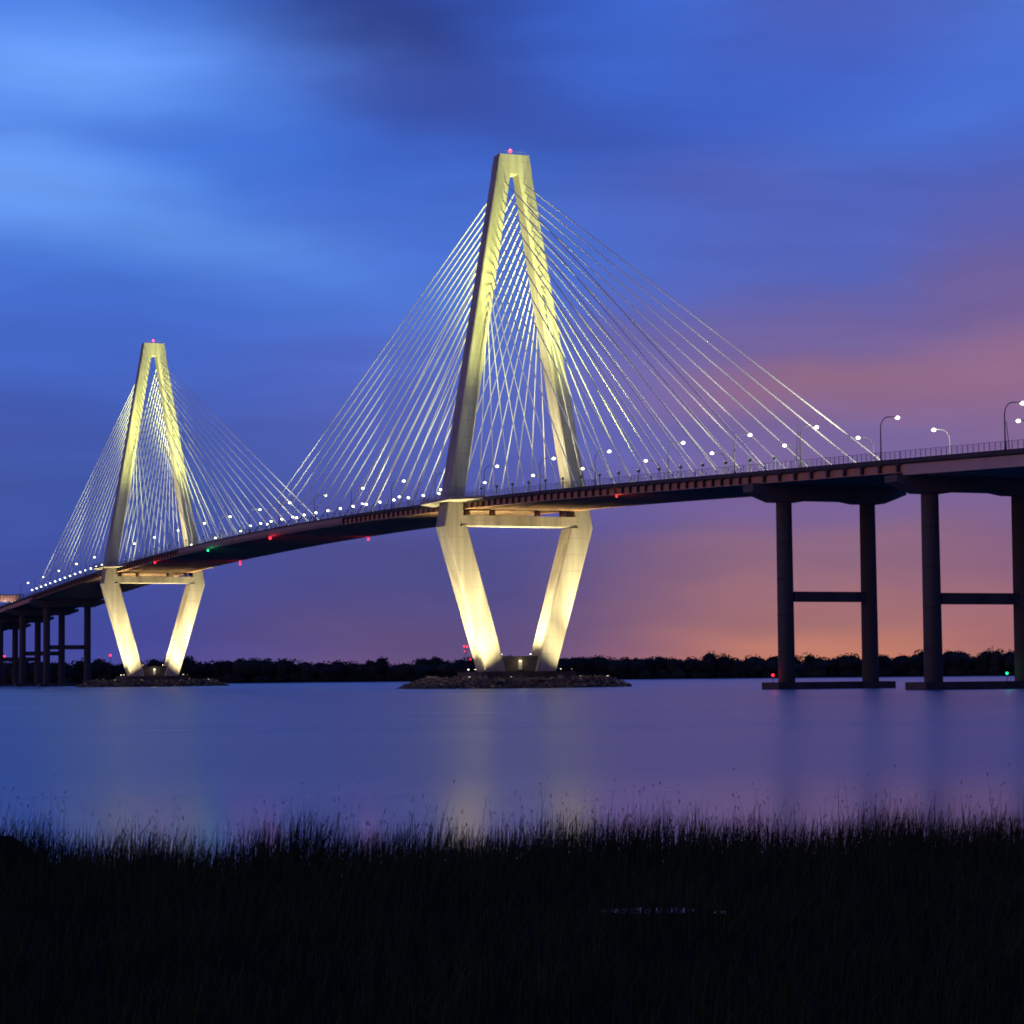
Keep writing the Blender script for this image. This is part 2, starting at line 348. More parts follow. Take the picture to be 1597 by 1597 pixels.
def make_tower(u0, label, side_names):
    t = tag(empty('bridge_tower', W(u0, 0)), label, 'bridge tower', 'bridge towers')
    for s in (-1, 1):
        zs = list(np.linspace(ZK, ZV, 9))
        o = MB().sweep([leg_ring(s, z, vi_up(z)) for z in zs]).build('upper_leg', M_CONC, t)
        zs = list(np.linspace(5.3, ZK, 5))
        o = MB().sweep([leg_ring(s, z, vi_low(z)) for z in zs]).build('lower_leg', M_CONC, t)
    h = []
    for z, k in ((ZV, 0), (ZT - 1.1, 0), (ZT, 0)):
        d, b = dep(z), vo(z); h.append([(-d, -b, z), (d, -b, z), (d, b, z), (-d, b, z)])
    hd = MB().sweep(h)
    hd.build('tower_head', M_CONC, t)
    mb = MB()                                   # roof guard rail
    for s in (-1, 1):
        for k in range(5): mb.box(s * 2.3 - .04, s * 2.3 + .04, -4 + 2 * k - .04, -4 + 2 * k + .04, ZT, ZT + 1.0)
        mb.box(s * 2.3 - .04, s * 2.3 + .04, -4.2, 4.2, ZT + .9, ZT + 1.0)
    mb.build('roof_railing', M_RAIL, t)
    MB().box(-3.7, 3.7, -20.3, 20.3, 52.4, 55.7).build('crossbeam', M_CONC, t)
    for s in (-1, 1):                           # bearings on the crossbeam under the deck
        for k in (0, 1): MB().box(-0.9, 0.9, s * (17.0 - k * 9) - 0.7, s * (17.0 - k * 9) + 0.7, 55.7, zd(u0) - 2.8).build('bearing', M_SOFF, t)
    MB().box(-3.2, 3.2, -9.0, 9.0, 5.3, 10.2).build('pedestal', M_CAPC, t)
    d = MB().box(3.2, 3.3, -0.65, 0.65, 5.9, 8.1).build('door', M_DOOR, t)
    MB().box(3.3, 3.42, 0.40, 0.50, 6.9, 7.1).build('handle', M_DPOLE, d)
    w = MB().box(3.2, 3.6, -0.3, 0.3, 8.45, 8.75).build('door_lamp', M_WARM, t)
    light('door_bulb', 'POINT', w, (5.0, 0, 8.3), 70, C_LOW, radius=0.2)
    MB().box(3.2, 4.4, -1.1, 1.1, 5.3, 5.88).build('door_step', M_PIER, t)
    MB().box(-11, 11, -16.4, 16.4, 2.6, 5.3).build('pile_cap', M_PIER, t)
    z0 = zd(u0)
    for s in (-1, 1):                           # walkway that wraps round the outside of each leg
        a, b = (s * 19.9, s * 28.2)
        top = z0 - 0.1
        mb = MB()
        pl = [(-22, a), (22, a), (13, b), (-13, b)] if s > 0 else [(-22, a), (-13, b), (13, b), (22, a)]
        mb.hexa([(x, y, top - 0.9) for x, y in pl], [(x, y, top) for x, y in pl])
        bal = mb.build('balcony', M_CONC, t)
        mb = MB()
        path = [(-22, a), (-13, b), (13, b), (22, a)]
        for (xa_, ya), (xb, yb) in zip(path, path[1:]):
            n = max(2, int(math.hypot(xb - xa_, yb - ya) / 2))
            for k in range(n + 1):
                f = k / n; x, y = xa_ + (xb - xa_) * f, (ya + (yb - ya) * f) - s * 0.2
                mb.box(x - .05, x + .05, y - .05, y + .05, top, top + 1.7)
            for zz in (0.6, 1.15, 1.7): mb.tube([(xa_, ya - s * .2, top + zz), (xb, yb - s * .2, top + zz)], 0.035, 4)
        mb.build('balcony_railing', M_RAIL, bal)
    return t
TOW = {0: make_tower(0, 'larger floodlit diamond-shaped concrete tower standing on the nearer rock island', 0),
       1: make_tower(-SPAN, 'smaller floodlit diamond-shaped concrete tower standing on the farther rock island', 0)}

# tower floodlights: own things with a bracket, a housing, a lens and their beam
def floodlight(u, v, z, tu, tv, tz, power, color, size, blend, label, group, stand=0.5, r=0.42, lens=M_WARM, name='tower_floodlight', tower=0, soft=0.4, beam=None):
    e = tag(empty(name, W(u - SPAN * tower, v, z)), label, 'floodlight', group)
    d = Vector((tu - u, tv - v, tz - z - stand)).normalized()
    q = d.to_track_quat('Z', 'Y').to_matrix()
    h = MB().tube([Vector((0, 0, stand)) - d * r * 0.9, Vector((0, 0, stand)) + d * r * 0.55], [r * 0.7, r * 1.08], 12).build('housing', M_GREEN, e)
    c = Vector((0, 0, stand)) + d * (r * 0.55 + 0.004)
    MB().tube([c, c + d * 0.05], [r, r * 0.9], 14).build('lens', lens, e)
    MB().box(-.16, .16, -.16, .16, 0, stand).build('bracket', M_DPOLE, e)
    if beam: light('beam', 'SPOT', e, c + d * 0.15, beam[0], (1.0, 1.0, 0.68), c + beam[1] * 50, 112 if beam[1].z > 0.75 else 88, 0.7, soft)
    else: light('beam', 'SPOT', e, c + d * 0.15, power, color, c + d * 50, size, blend, soft)
    return e
for k, nm in ((0, 'near tower'), (1, 'far tower')):
    g = 'floodlights on the tower island'
    I, D = P_LOW, P_UP
    t0 = zd(-SPAN * k)
    spots = [
        # from the island, front
        (22, -11, 2.9, 4, -17, 25, 95e3 * I, C_LOW, 84, 1.0, 'small floodlight on %s rocks in front of its left foot' % nm),
        (22, 13, 2.9, 4, 16.8, 26, 130e3 * I, C_LOW, 84, 1.0, 'small floodlight on %s rocks in front of its right foot' % nm),
        (19, -24, 2.9, 4, -23, 42, 130e3 * I, C_LOW, 60, 1, 'small floodlight on %s rocks, outermost on the left' % nm),
        (19, 24, 2.9, 4, 22, 40, 190e3 * I, C_LOW, 60, 1, 'small floodlight on %s rocks, outermost on the right' % nm),
        (10.2, -15.2, 5.3, 3, -15.5, 14, 6e3 * I, C_LOW, 120, 1.0, 'lamp on front rim of the %s base by the left foot' % nm),
        (10.2, 15.2, 5.3, 3, 15.5, 14, 6e3 * I, C_LOW, 120, 1.0, 'lamp on front rim of the %s base by the right foot' % nm),
        # outside of the legs, inside of the legs
        (0.0, -28.5, 2.9, 0, -19, 26, 90e3 * I, C_LOW, 88, 1.0, 'floodlight on the rocks left of the %s, aimed up its outer face' % nm),
        (3.0, -15.6, 5.3, 0, -23, 36, 7e3 * I, C_LOW, 100, .9, 'front lamp of two on left rim of the %s base, aimed up' % nm),
        (-3.0, -15.6, 5.3, 0, -23, 36, 7e3 * I, C_LOW, 100, .9, 'rear lamp of two on left rim of the %s base, aimed up' % nm),
        (0.5, 15.6, 5.3, 0, 23, 36, 20e3 * I, C_LOW, 100, .9, 'lamp on right rim of the %s base, aimed up' % nm),
        (0.0, -5.2, 10.2, 0, 13, 40, 120e3 * I, C_LOW, 110, 1.0, 'floodlight on the %s pedestal aimed at the right leg' % nm),
        (0.0, 5.2, 10.2, 0, -13, 40, 120e3 * I, C_LOW, 110, 1.0, 'floodlight on the %s pedestal aimed at the left leg' % nm)]
    for (u, v, z, tu, tv, tz, p, c, sz, bl, lb) in spots:
        floodlight(u, v, z, tu, tv, tz, p, c, sz, bl, lb, g, tower=k, r=0.28)
    g = 'floodlights on the deck aimed at a tower'
    spots = [
        (66, -5, 2.6, -11, 136, 1250e3 * D, C_UP, 46, 1.0, 'deck floodlight in front of the %s aimed at its left upper leg' % nm),
        (66, 5, 2.6, 11, 136, 1250e3 * D, C_UP, 46, 1.0, 'deck floodlight in front of the %s aimed at its right upper leg' % nm),
        (52, -8.0, 3.2, -17, 92, 5e3 * D, C_UP, 70, 1.0, 'added fill light on deck before the %s, aimed low at its legs' % nm),  # added weak lamp that imitates yellow spill on the lower part
        (52, 9.5, 3.2, 19.5, 88, 8e3 * D, C_UP, 62, 1.0, 'added fill light on deck before the %s, aimed low at its right leg' % nm),  # added broad fill for the lower front of the right leg
        (2.0, -14, 0.0, 15.5, 88, 140e3 * D, (1, .86, .48), 80, .9, 'deck floodlight by the left leg of the %s, aimed across at the right' % nm),
        (-2.0, -13, 0.0, 5, 150, 300e3 * D, (1, .92, .45), 36, .9, 'deck floodlight by the left leg of the %s, aimed up at the head' % nm),
        (2.0, 14, 0.0, -15.5, 88, 120e3 * D, (1, .86, .48), 80, .9, 'deck floodlight by the right leg of the %s, aimed across at the left' % nm)]
    for (u, v, tu, tv, tz, p, c, sz, bl, lb) in spots:
        floodlight(u, v, zd(u - SPAN * k) - 0.9, tu, tv, tz, p, c, sz, bl, lb, g, tower=k, soft=9.0 if p > 5e5 else 3.0)

# red beacon on each tower head
def beacon(loc, label, r=0.55, mt=M_BEACON, name='beacon_light', group='red beacons on the tower heads', power=900, col=(1, .08, .1), stem=1.0):
    e = tag(empty(name, loc), label, 'warning light', group)
    MB().tube([(0, 0, 0), (0, 0, stem)], 0.12, 8).build('stem', M_DPOLE, e)
    MB().ball((0, 0, stem + r * 0.9), r, 12, 8).build('lens', mt, e, smooth=True)
    if power: light('bulb', 'POINT', e, (0, 0, stem + r * 2.2), power, col, radius=0.2)
    return e
beacon(W(0.5, -0.6, ZT), 'red beacon lamp on top of the larger near tower')
beacon(W(-SPAN + 0.5, 0, ZT), 'red beacon lamp on top of the smaller far tower')

# rock islands
def island(u0, seed, label):
    rg = random.Random(seed); au, av = 31, 38
    c = W(u0, 0)
    vs, fs = [], []; n = 48
    for k, (f, z) in enumerate(((1.0, -0.6), (0.93, 1.0), (0.84, 2.3), (0.76, 2.9), (0.0, 2.9))):
        for i in range(n):
            a = 2 * math.pi * i / n; vs.append((f * au * math.cos(a), f * av * math.sin(a), z))
        if k:
            for i in range(n): j = (i + 1) % n; fs.append(((k - 1) * n + i, (k - 1) * n + j, k * n + j, k * n + i))
    o = MB().add(vs, fs).build('rock_island', M_ROCK); o.location = c; o.rotation_euler = (0, 0, RZ); tag(o, kind='structure')
    mb = MB()
    for _ in range(2200):
        a = rg.uniform(0, 2 * math.pi); f = rg.uniform(0.76, 1.01); s = 0.25 + 0.75 * rg.random() ** 2.0
        z = np.interp(f, [0.76, 0.84, 0.93, 1.0, 1.02], [2.9, 2.3, 1.0, -0.1, -0.3]) + 0.1
        x, y = f * au * math.cos(a), f * av * math.sin(a)
        base = []
        for (px, py, pz) in ((-1, -1, -1), (1, -1, -1), (1, 1, -1), (-1, 1, -1), (-1, -1, 1), (1, -1, 1), (1, 1, 1), (-1, 1, 1)):
            j = lambda: rg.uniform(0.55, 1.1)
            base.append(Vector((px * j(), py * j() * 1.2, pz * j() * 0.8)) * s)
        m3 = Matrix.Rotation(rg.uniform(0, 6), 3, 'Z') @ Matrix.Rotation(rg.uniform(-.7, .7), 3, 'X')
        p = [Vector((x, y, z)) + m3 @ b for b in base]
        mb.hexa(p[:4], p[4:])
    o = mb.build('riprap_rocks', M_ROCK); o.location = c; o.rotation_euler = (0, 0, RZ); tag(o, label, 'rocks', kind='stuff')
island(0, 3, 'grey riprap boulders banked around the base of the near tower')
island(-SPAN, 4, 'grey riprap boulders banked around the base of the far tower')

# ---------------------------------------------------------------- decks
def sweep_u(u0, u1, prof, step=6.0):
    n = max(1, int(math.ceil((u1 - u0) / step)))
    return [[(u, v, zd(u) + dz) for v, dz in prof] for u in np.linspace(u0, u1, n + 1)]
def strip(name, m, par, u0, u1, prof): return MB().sweep(sweep_u(u0, u1, prof)).build(name, m, par)
UL, UR = -678.0, 264.3
def make_railing(par, s, u0, u1):
    mb = MB(); n = int((u1 - u0) / 2.0)
    for k in range(n + 1):
        u = u0 + (u1 - u0) * k / n; z = zd(u); v = s * 19.75
        mb.box(u - .05, u + .05, v - .05, v + .05, z, z + 1.72)
    for dz in (0.45, 0.75, 1.05, 1.35, 1.70):
        hw = 0.05 if dz > 1.6 else 0.022
        for k in range(0, n, 4):
            ua, ub = u0 + (u1 - u0) * k / n, u0 + (u1 - u0) * min(n, k + 4) / n
            mb.tube([(ua, s * 19.75, zd(ua) + dz), (ub, s * 19.75, zd(ub) + dz)], hw, 4)
    mb.build('railing', M_RAIL, par)
def common(par, u0, u1):
    strip('road_slab', M_ROAD, par, u0, u1, [(-19.4, -1.25), (19.4, -1.25), (19.4, -0.95), (-19.4, -0.95)])
    for s in (-1, 1):
        a, b = sorted((s * 20.05, s * 19.45))
        strip('parapet', M_FASC, par, u0, u1, [(a, -1.0), (b, -1.0), (b, 0.0), (a, 0.0)])
        make_railing(par, s, u0, u1)
    strip('median_barrier', M_CAPC, par, u0, u1, [(-0.3, -0.95), (0.3, -0.95), (0.12, -0.1), (-0.12, -0.1)])
deck = tag(empty('bridge_deck', W(0, 0)), 'long arched red-brown deck hung on cables between the two towers', 'bridge deck')
common(deck, UL, UR)
for s in (-1, 1):
    p = [(s * 19.15, -2.95), (s * 18.6, -2.95), (s * 18.6, -1.25), (s * 19.15, -1.0)]
    if s < 0: p = p[::-1]
    strip('edge_girder', M_GIRD, deck, UL, UR, p)
    a, b = sorted((s * 19.6, s * 18.2))
    strip('bottom_flange', M_GIRD, deck, UL, UR, [(a, -3.12), (b, -3.12), (b, -2.95), (a, -2.95)])
    if s > 0: us = []
    else:
        us = []; u = UR - 1.2
        while u > UL: us.append(u); u -= 4.85 if -672 < u < 199 else 7.6
    rest = MB()
    for k, u in enumerate(us):                  # web plates flaring into the bracket under the parapet
        w0, w1 = (0.22, 0.62) if -672 < u < 199 else (0.35, 1.3)
        z = zd(u); v0, v1 = s * 19.15, s * 19.85
        hp = [(-w0, -2.94), (w0, -2.94), (w0, -1.7), (w0 * 1.25, -1.45), (w1, -1.22), (w1 * 1.9, -1.01), (-w1 * 1.9, -1.01), (-w1, -1.22), (-w0 * 1.25, -1.45), (-w0, -1.7)]
        n = len(hp); vs = [(u + a, v0, z + b) for a, b in hp] + [(u + a, v1, z + b) for a, b in hp]
        m_ = rest if k >= 100 else MB()
        m_.add(vs, [tuple(range(n)), tuple(range(n, 2 * n))[::-1]] + [(i, (i + 1) % n, n + (i + 1) % n, n + i) for i in range(n)])
        if k < 100: m_.build('stiffener', M_STIF, deck)
    if us: tag(rest.build('stiffener_row', M_STIF, deck), kind='stuff')
    p = [(s * 19.75, -3.2), (s * 20.35, -2.2), (s * 20.45, -0.75), (s * 20.07, -0.7), (s * 20.07, -2.2), (s * 19.62, -3.2)]
    strip('wind_fairing', M_FAIR, deck, -345, -115, p if s > 0 else p[::-1])
mb = MB()
u = UL + 2
while u < UR - 1:
    z = zd(u); mb.box(u - .3, u + .3, -18.55, 18.55, z - 3.05, z - 1.3); u += 4.85
tag(mb.build('floor_framing', M_SOFF, deck), kind='stuff')
strip('deck_soffit', M_SOFF, deck, UL, UR, [(-18.5, -1.8), (18.5, -1.8), (18.5, -1.3), (-18.5, -1.3)])
def approach(u0, u1, label, m):
    d = tag(empty('approach_deck', W(0, 0)), label, 'bridge deck')
    common(d, u0, u1)
    for v in (-19.2, -12.6, -6.3, 0, 6.3, 12.6, 19.2):
        strip('approach_girder', m, d, u0, u1, [(v - .15, -3.55), (v + .15, -3.55), (v + .15, -1.28), (v - .15, -1.28)])
        strip('girder_flange', m, d, u0, u1, [(v - .4, -3.7), (v + .4, -3.7), (v + .4, -3.552), (v - .4, -3.552)])
    mb = MB(); u = u0 + .5
    while u < u1:
        z = zd(u)
        for a in (-19, -12.4, -6.1, .2, 6.5, 12.8): mb.box(u - .12, u + .12, a, a + 5.9, z - 3.2, z - 1.5)
        u += 7.6
    tag(mb.build('cross_frames', M_SOFF, d), kind='stuff')
    return d
approach(264.7, 470.0, 'pinkish smooth-girder approach deck leaving the photo at the right', M_FAIR2)
approach(-1300.0, UL - 0.4, 'orange smooth-girder approach deck leaving the photo at the left', M_GIRD)

# ---------------------------------------------------------------- piers
def make_pier(u0, label, top=-3.72):
    p = tag(empty('bridge_pier', W(u0, 0)), label, 'bridge pier', 'concrete bents carrying the deck')
    z = zd(u0)
    cap = [(-22, top), (-22, -5.2), (-15.6, -7.55), (-8.6, -7.55), (-5.2, -7.0), (5.2, -7.0), (8.6, -7.55), (15.6, -7.55), (22, -5.2), (22, top)]
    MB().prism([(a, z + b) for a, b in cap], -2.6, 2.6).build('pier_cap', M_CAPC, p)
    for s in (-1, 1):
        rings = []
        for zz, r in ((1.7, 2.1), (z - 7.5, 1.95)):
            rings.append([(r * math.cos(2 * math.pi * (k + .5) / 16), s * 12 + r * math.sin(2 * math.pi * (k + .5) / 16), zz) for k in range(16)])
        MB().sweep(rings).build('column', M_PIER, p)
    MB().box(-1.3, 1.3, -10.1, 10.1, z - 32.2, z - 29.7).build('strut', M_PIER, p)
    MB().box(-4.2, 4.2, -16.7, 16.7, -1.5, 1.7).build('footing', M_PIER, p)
    return p
make_pier(198.5, 'dark two-column bent under the right end of the cable-stayed deck, H shaped', -3.14)
make_pier(264.0, 'dark two-column bent at the right edge of the photo under the pinkish approach')
make_pier(-671, 'dark two-column bent nearest the left foot of the far tower', -3.14)
make_pier(-741, 'second dark two-column bent to the left of the far tower')
make_pier(-812, 'third dark two-column bent to the left of the far tower')
make_pier(-885, 'dark two-column bent farthest left, only its columns showing at the edge')

# ---------------------------------------------------------------- stay cables and their floodlights
def anchors(t, side):
    """local u of the sixteen deck anchors of one fan; side +1 = away from mid-river, -1 = main span (as seen from that tower)"""
    if side > 0: return [15.5 + i * (204.5 - 15.5) / 15 for i in range(16)]
    return [17 + i * 14.4 for i in range(16)]
SIDE = {-1: 'left', 1: 'right'}
def cable_flood(loc, dirv, label):
    e = tag(empty('cable_floodlight', loc), label, 'floodlight', 'floodlights at the feet of the stay cables')
    return e
proto = {}
def make_flood(sgn, loc, slope, label):
    """post with a round lamp that looks along the cable: one mesh set per direction"""
    key = sgn
    if key not in proto:
        e = empty('cable_floodlight', loc)
        MB().box(-.09, .09, -.09, .09, 0, 2.85).box(-.3, .3, -.3, .3, 0, .12).build('post', M_GREEN, e)
        d = Vector((sgn * 0.85, 0, 0.53)); c = Vector((0, 0, 3.15))
        MB().tube([c - d * .4, c + d * .22], [.24, .5], 12).build('housing', M_GREEN, e)
        MB().tube([c + d * .224, c + d * .30], [.49, .45], 14).build('lens', M_BEAD, e)
        proto[key] = e
    else:
        e = copy_tree(proto[key]); e.location = loc
    tag(e, label, 'floodlight', 'floodlights at the feet of the stay cables')
    return e
for k, tn in ((0, 'near'), (1, 'far')):
    out = 1 if k == 0 else -1                   # direction of the side span in u
    for fan in (1, -1):
        du = out * fan
        for s in (-1, 1):
            for i, a in enumerate(anchors(k, fan)):
                u = -SPAN * k + du * a
                zt = 165.6 - (15 - i) * (165.6 - 119.5) / 15
                d0 = Vector((0, 0, 0)); base = W(u, s * 18.95, zd(u) - 0.9)
                top = Vector((-SPAN * k + du * dep(zt) - u, s * (vi_up(zt) + 1.4) - s * 18.95, zt - (zd(u) - 0.9)))
                n = top.normalized()
                mb = MB().tube([d0, n * 4.2], 0.26, 8).tube([n * 4.2 + (top - n * 4.2) * (q / 20) for q in range(21)], 0.19, 10)
                o = mb.build('stay_cable', M_CABLE, smooth=True); o.location = base; o.rotation_euler = (0, 0, RZ)
                where = 'side span' if fan > 0 else 'main span'
                pos = 'innermost' if i == 0 else 'outermost' if i == 15 else ORD[i]
                tag(o, "white stay cable from %s tower's %s leg to %s, %s out" % (tn, SIDE[s], where, pos) if 0 < i < 15 else
                    "white stay cable from %s tower's %s leg to %s, %s of all" % (tn, SIDE[s], where, pos), 'stay cable', 'stay cables fanning from the towers')
                fl = make_flood(-du, W(u + du * 2.6, s * 19.1, zd(u + du * 2.6) - 0.25), 0,
                    "small cable floodlight on %s deck edge, %s, %s out from %s tower" % (SIDE[s], where, ORD[i], tn))
        # added lamps, unseen behind the deck, to brighten both cable planes of this fan
        for j, (a, pw) in enumerate(((128, 42e3), (196, 95e3), (256, 150e3)) if du > 0 else ((30, 22e3), (92, 30e3), (160, 34e3))):
            u = -SPAN * k + du * a; el = R(38)
            floodlight(u + SPAN * k, 0.0, zd(u) - 0.1, u + SPAN * k - math.cos(el) * 50, 0, zd(u) + math.sin(el) * 50 if du > 0 else zd(u) + 60, 0, (1, 1, 1), 10, 1,
                'added unseen cable light on the median, %s of %s tower, %s out' % (where, tn, ORD[j]), 'added cable lights on the deck median', stand=0.6, r=0.3, tower=k, soft=2.5,
                name='added_cable_light', beam=(pw * CABLE_K, Vector((-math.cos(R(45 if j < 2 else 30)), 0, math.sin(R(45 if j < 2 else 30)))) if du > 0 else Vector((-math.cos(R(52)), 0, math.sin(R(52))))))

# ---------------------------------------------------------------- street lamps
def lamp_proto(m):
    e = empty('street_lamp', (0, 0, 0))
    pts = [(0, 0, 0), (0, 0, 4), (0, 0, 7.2)]; rad = [0.17, 0.14, 0.12]
    for k in range(1, 8):
        a = math.pi / 2 * k / 7; pts.append((0, 2.1 - 2.1 * math.cos(a), 7.2 + 2.7 * math.sin(a))); rad.append(0.11)
    pts.append((0, 3.7, 10.0)); rad.append(0.09)
    MB().tube(pts, rad, 8).build('pole', m, e, smooth=True)
    MB().tube([(0, 0, -0.9), (0, 0, 0.3)], [0.3, 0.26], 8).build('pole_base', M_FASC, e)
    h = MB().ball((0, 4.35, 10.02), 0.8, 12, 6, (0.34, 0.85, 0.24)).build('lamp_head', M_POLE, e, smooth=True)
    MB().ball((0, 4.5, 9.82), 0.52, 12, 8, (0.9, 1.1, 0.8)).build('lens', M_LENS, h, smooth=True)
    return e
L_U = [304, 256, 220, 187, 150, 104, 65, 21, -22, -64, -107, -150, -195, -236, -280, -321, -366, -410, -450, -495, -537, -580, -625, -668, -711]
R_U = [300, 260, 225, 190, 152, 110, 67, 21, -19, -62, -105, -149, -192, -236, -279, -322, -365, -408, -452, -495, -538, -581, -625, -668, -711]
LP = {0: lamp_proto(M_POLE), 1: lamp_proto(M_DPOLE)}; used = {0: False, 1: False}
names_cnt = {}
def place(u, s):
    kind = 1 if u > 205 and s < 0 else 0
    if used[kind]: e = copy_tree(LP[kind])
    else: e = LP[kind]; used[kind] = True
    e.location = W(u, s * 19.4, zd(u)); e.rotation_euler = (0, 0, RZ + (0 if s < 0 else math.pi))
    if u > 262: span = 'the right approach deck'
    elif u > 0: span = 'the right side span'
    elif u > -SPAN: span = 'the main span'
    elif u > -680: span = 'the far left side span'
    else: span = 'the far left approach deck'
    n = names_cnt.get((span, s), 0); names_cnt[(span, s)] = n + 1
    tag(e, 'gooseneck street lamp, %s edge of %s, %s from its right end' % (SIDE[s], span, ORD[n]), 'street lamp', 'gooseneck street lamps along the deck')
for u in L_U: place(u, -1)
for u in R_U: place(u, 1)
# two bare dark masts
for u, v, lean, lb in ((217.5, -19.3, 0.9, 'thin bare dark mast leaning on deck edge just left of the dark-poled lamp'),
                       (251, 19.0, -1.2, 'thin bare dark mast behind the railing where the two decks meet')):
    m_ = empty('bare_mast', W(u, v, zd(u) - .3)); tag(m_, lb, 'mast', 'bare masts on the deck')
    MB().tube([(0, 0, 0), (0, lean, 10.8)], [0.14, 0.07], 8).build('pole', M_DPOLE, m_)
    MB().box(-.3, .3, -.3, .3, -.1, .2).build('pole_base', M_FASC, m_)

# ---------------------------------------------------------------- navigation lights under the deck
def nav(u, v, label, mt, col, drop=4.0, r=0.5, power=260, rod=1):
    e = tag(empty('navigation_light', W(u, v, zd(u) - 3.1)), label, 'navigation light', 'navigation lights hung under the deck')
    MB().tube([(0, 0, 0), (0, 0, -drop + r + 2.9)], 0.06, 6).build('hanger', M_DPOLE, e)
    MB().ball((0, 0, -drop + 3.1), r, 12, 8).build('lens', mt, e, smooth=True)
    for k in range(rod - 1): MB().ball((0, 0, -drop + 3.1 + 1.2 * (k + 1)), r * .5, 10, 6).build('lens', mt, e, smooth=True)
    light('bulb', 'POINT', e, (0, 0, -drop + 2.3), power, col, radius=0.2)
nav(-203, -20.6, 'largest red navigation light under left edge of the main span', M_RED, (1, .04, .05), 3.9, .56)
nav(-387, -20.6, 'red navigation light under left deck edge just right of far tower', M_RED, (1, .04, .05), 3.9, .45)
nav(-295, -20.6, 'green navigation light under the left edge at mid span', M_GRN, (.02, 1, .35), 4.0, .48)
nav(-381, 19.4, 'triple red navigation light hanging under the far deck edge left of mid span', M_RED, (1, .04, .05), 4.6, .45, rod=3)
nav(-198, 19.4, 'red navigation light hanging under the far deck edge right of mid span', M_RED, (1, .04, .05), 4.1, .45, rod=2)
nav(119, -19.9, 'orange-red navigation light under the right side span', M_RED, (1, .16, .04), 3.6, .24, power=500)

# marker lights standing on the footings
for u, v, mt, col, lb, zz in ((196, -15.6, M_RED, (1, .04, .05), 'red marker lamp on the footing of the H shaped bent', 1.7), (262, 7.4, M_GRN, (.02, 1, .3), 'green marker lamp on the footing of the bent at right edge', 1.7)):
    e = tag(empty('marker_lamp', W(u + 2, v, zz)), lb, 'marker lamp', 'marker lamps on the pier footings')
    MB().tube([(0, 0, 0), (0, 0, 1.5)], 0.08, 8).build('post', M_DPOLE, e)
    MB().ball((0, 0, 1.75), 0.32, 12, 8).build('lens', mt, e, smooth=True)
    light('bulb', 'POINT', e, (0, 0, 2.4), 22, col, radius=0.1)

# ---------------------------------------------------------------- overhead sign seen from behind at the far left
sg = tag(empty('sign_gantry', W(-812, 0, zd(-812) - .9)), 'lit overhead road sign seen from behind on the left approach deck', 'sign gantry')
MB().tube([(0, -19, 0), (0, -19, 12)], .3, 8).build('post', M_CAPC, sg); MB().tube([(0, 2.5, 0), (0, 2.5, 12)], .3, 8).build('post', M_CAPC, sg)
MB().box(-.25, .25, -19, 2.5, 11.0, 11.5).build('beam', M_CAPC, sg)
MB().box(.3, .5, -18.5, 0.5, 7.2, 10.9).build('sign_panel', M_SIGN, sg)
mb = MB()
for k in range(10): mb.box(.5, .65, -18 + 2 * k - .12, -18 + 2 * k + .12, 7.3, 10.8)
mb.build('panel_ribs', M_STIF, sg)
MB().box(.1, .9, -18.5, 0.5, 6.6, 6.9).build('sign_lamp', M_DOOR, sg)
for v in (-14, -9, -4): light('bulb', 'SPOT', sg, (3.2, v, 6.2), 700, (1, .8, .6), (.5, v, 8.6), 120, .8, .3)

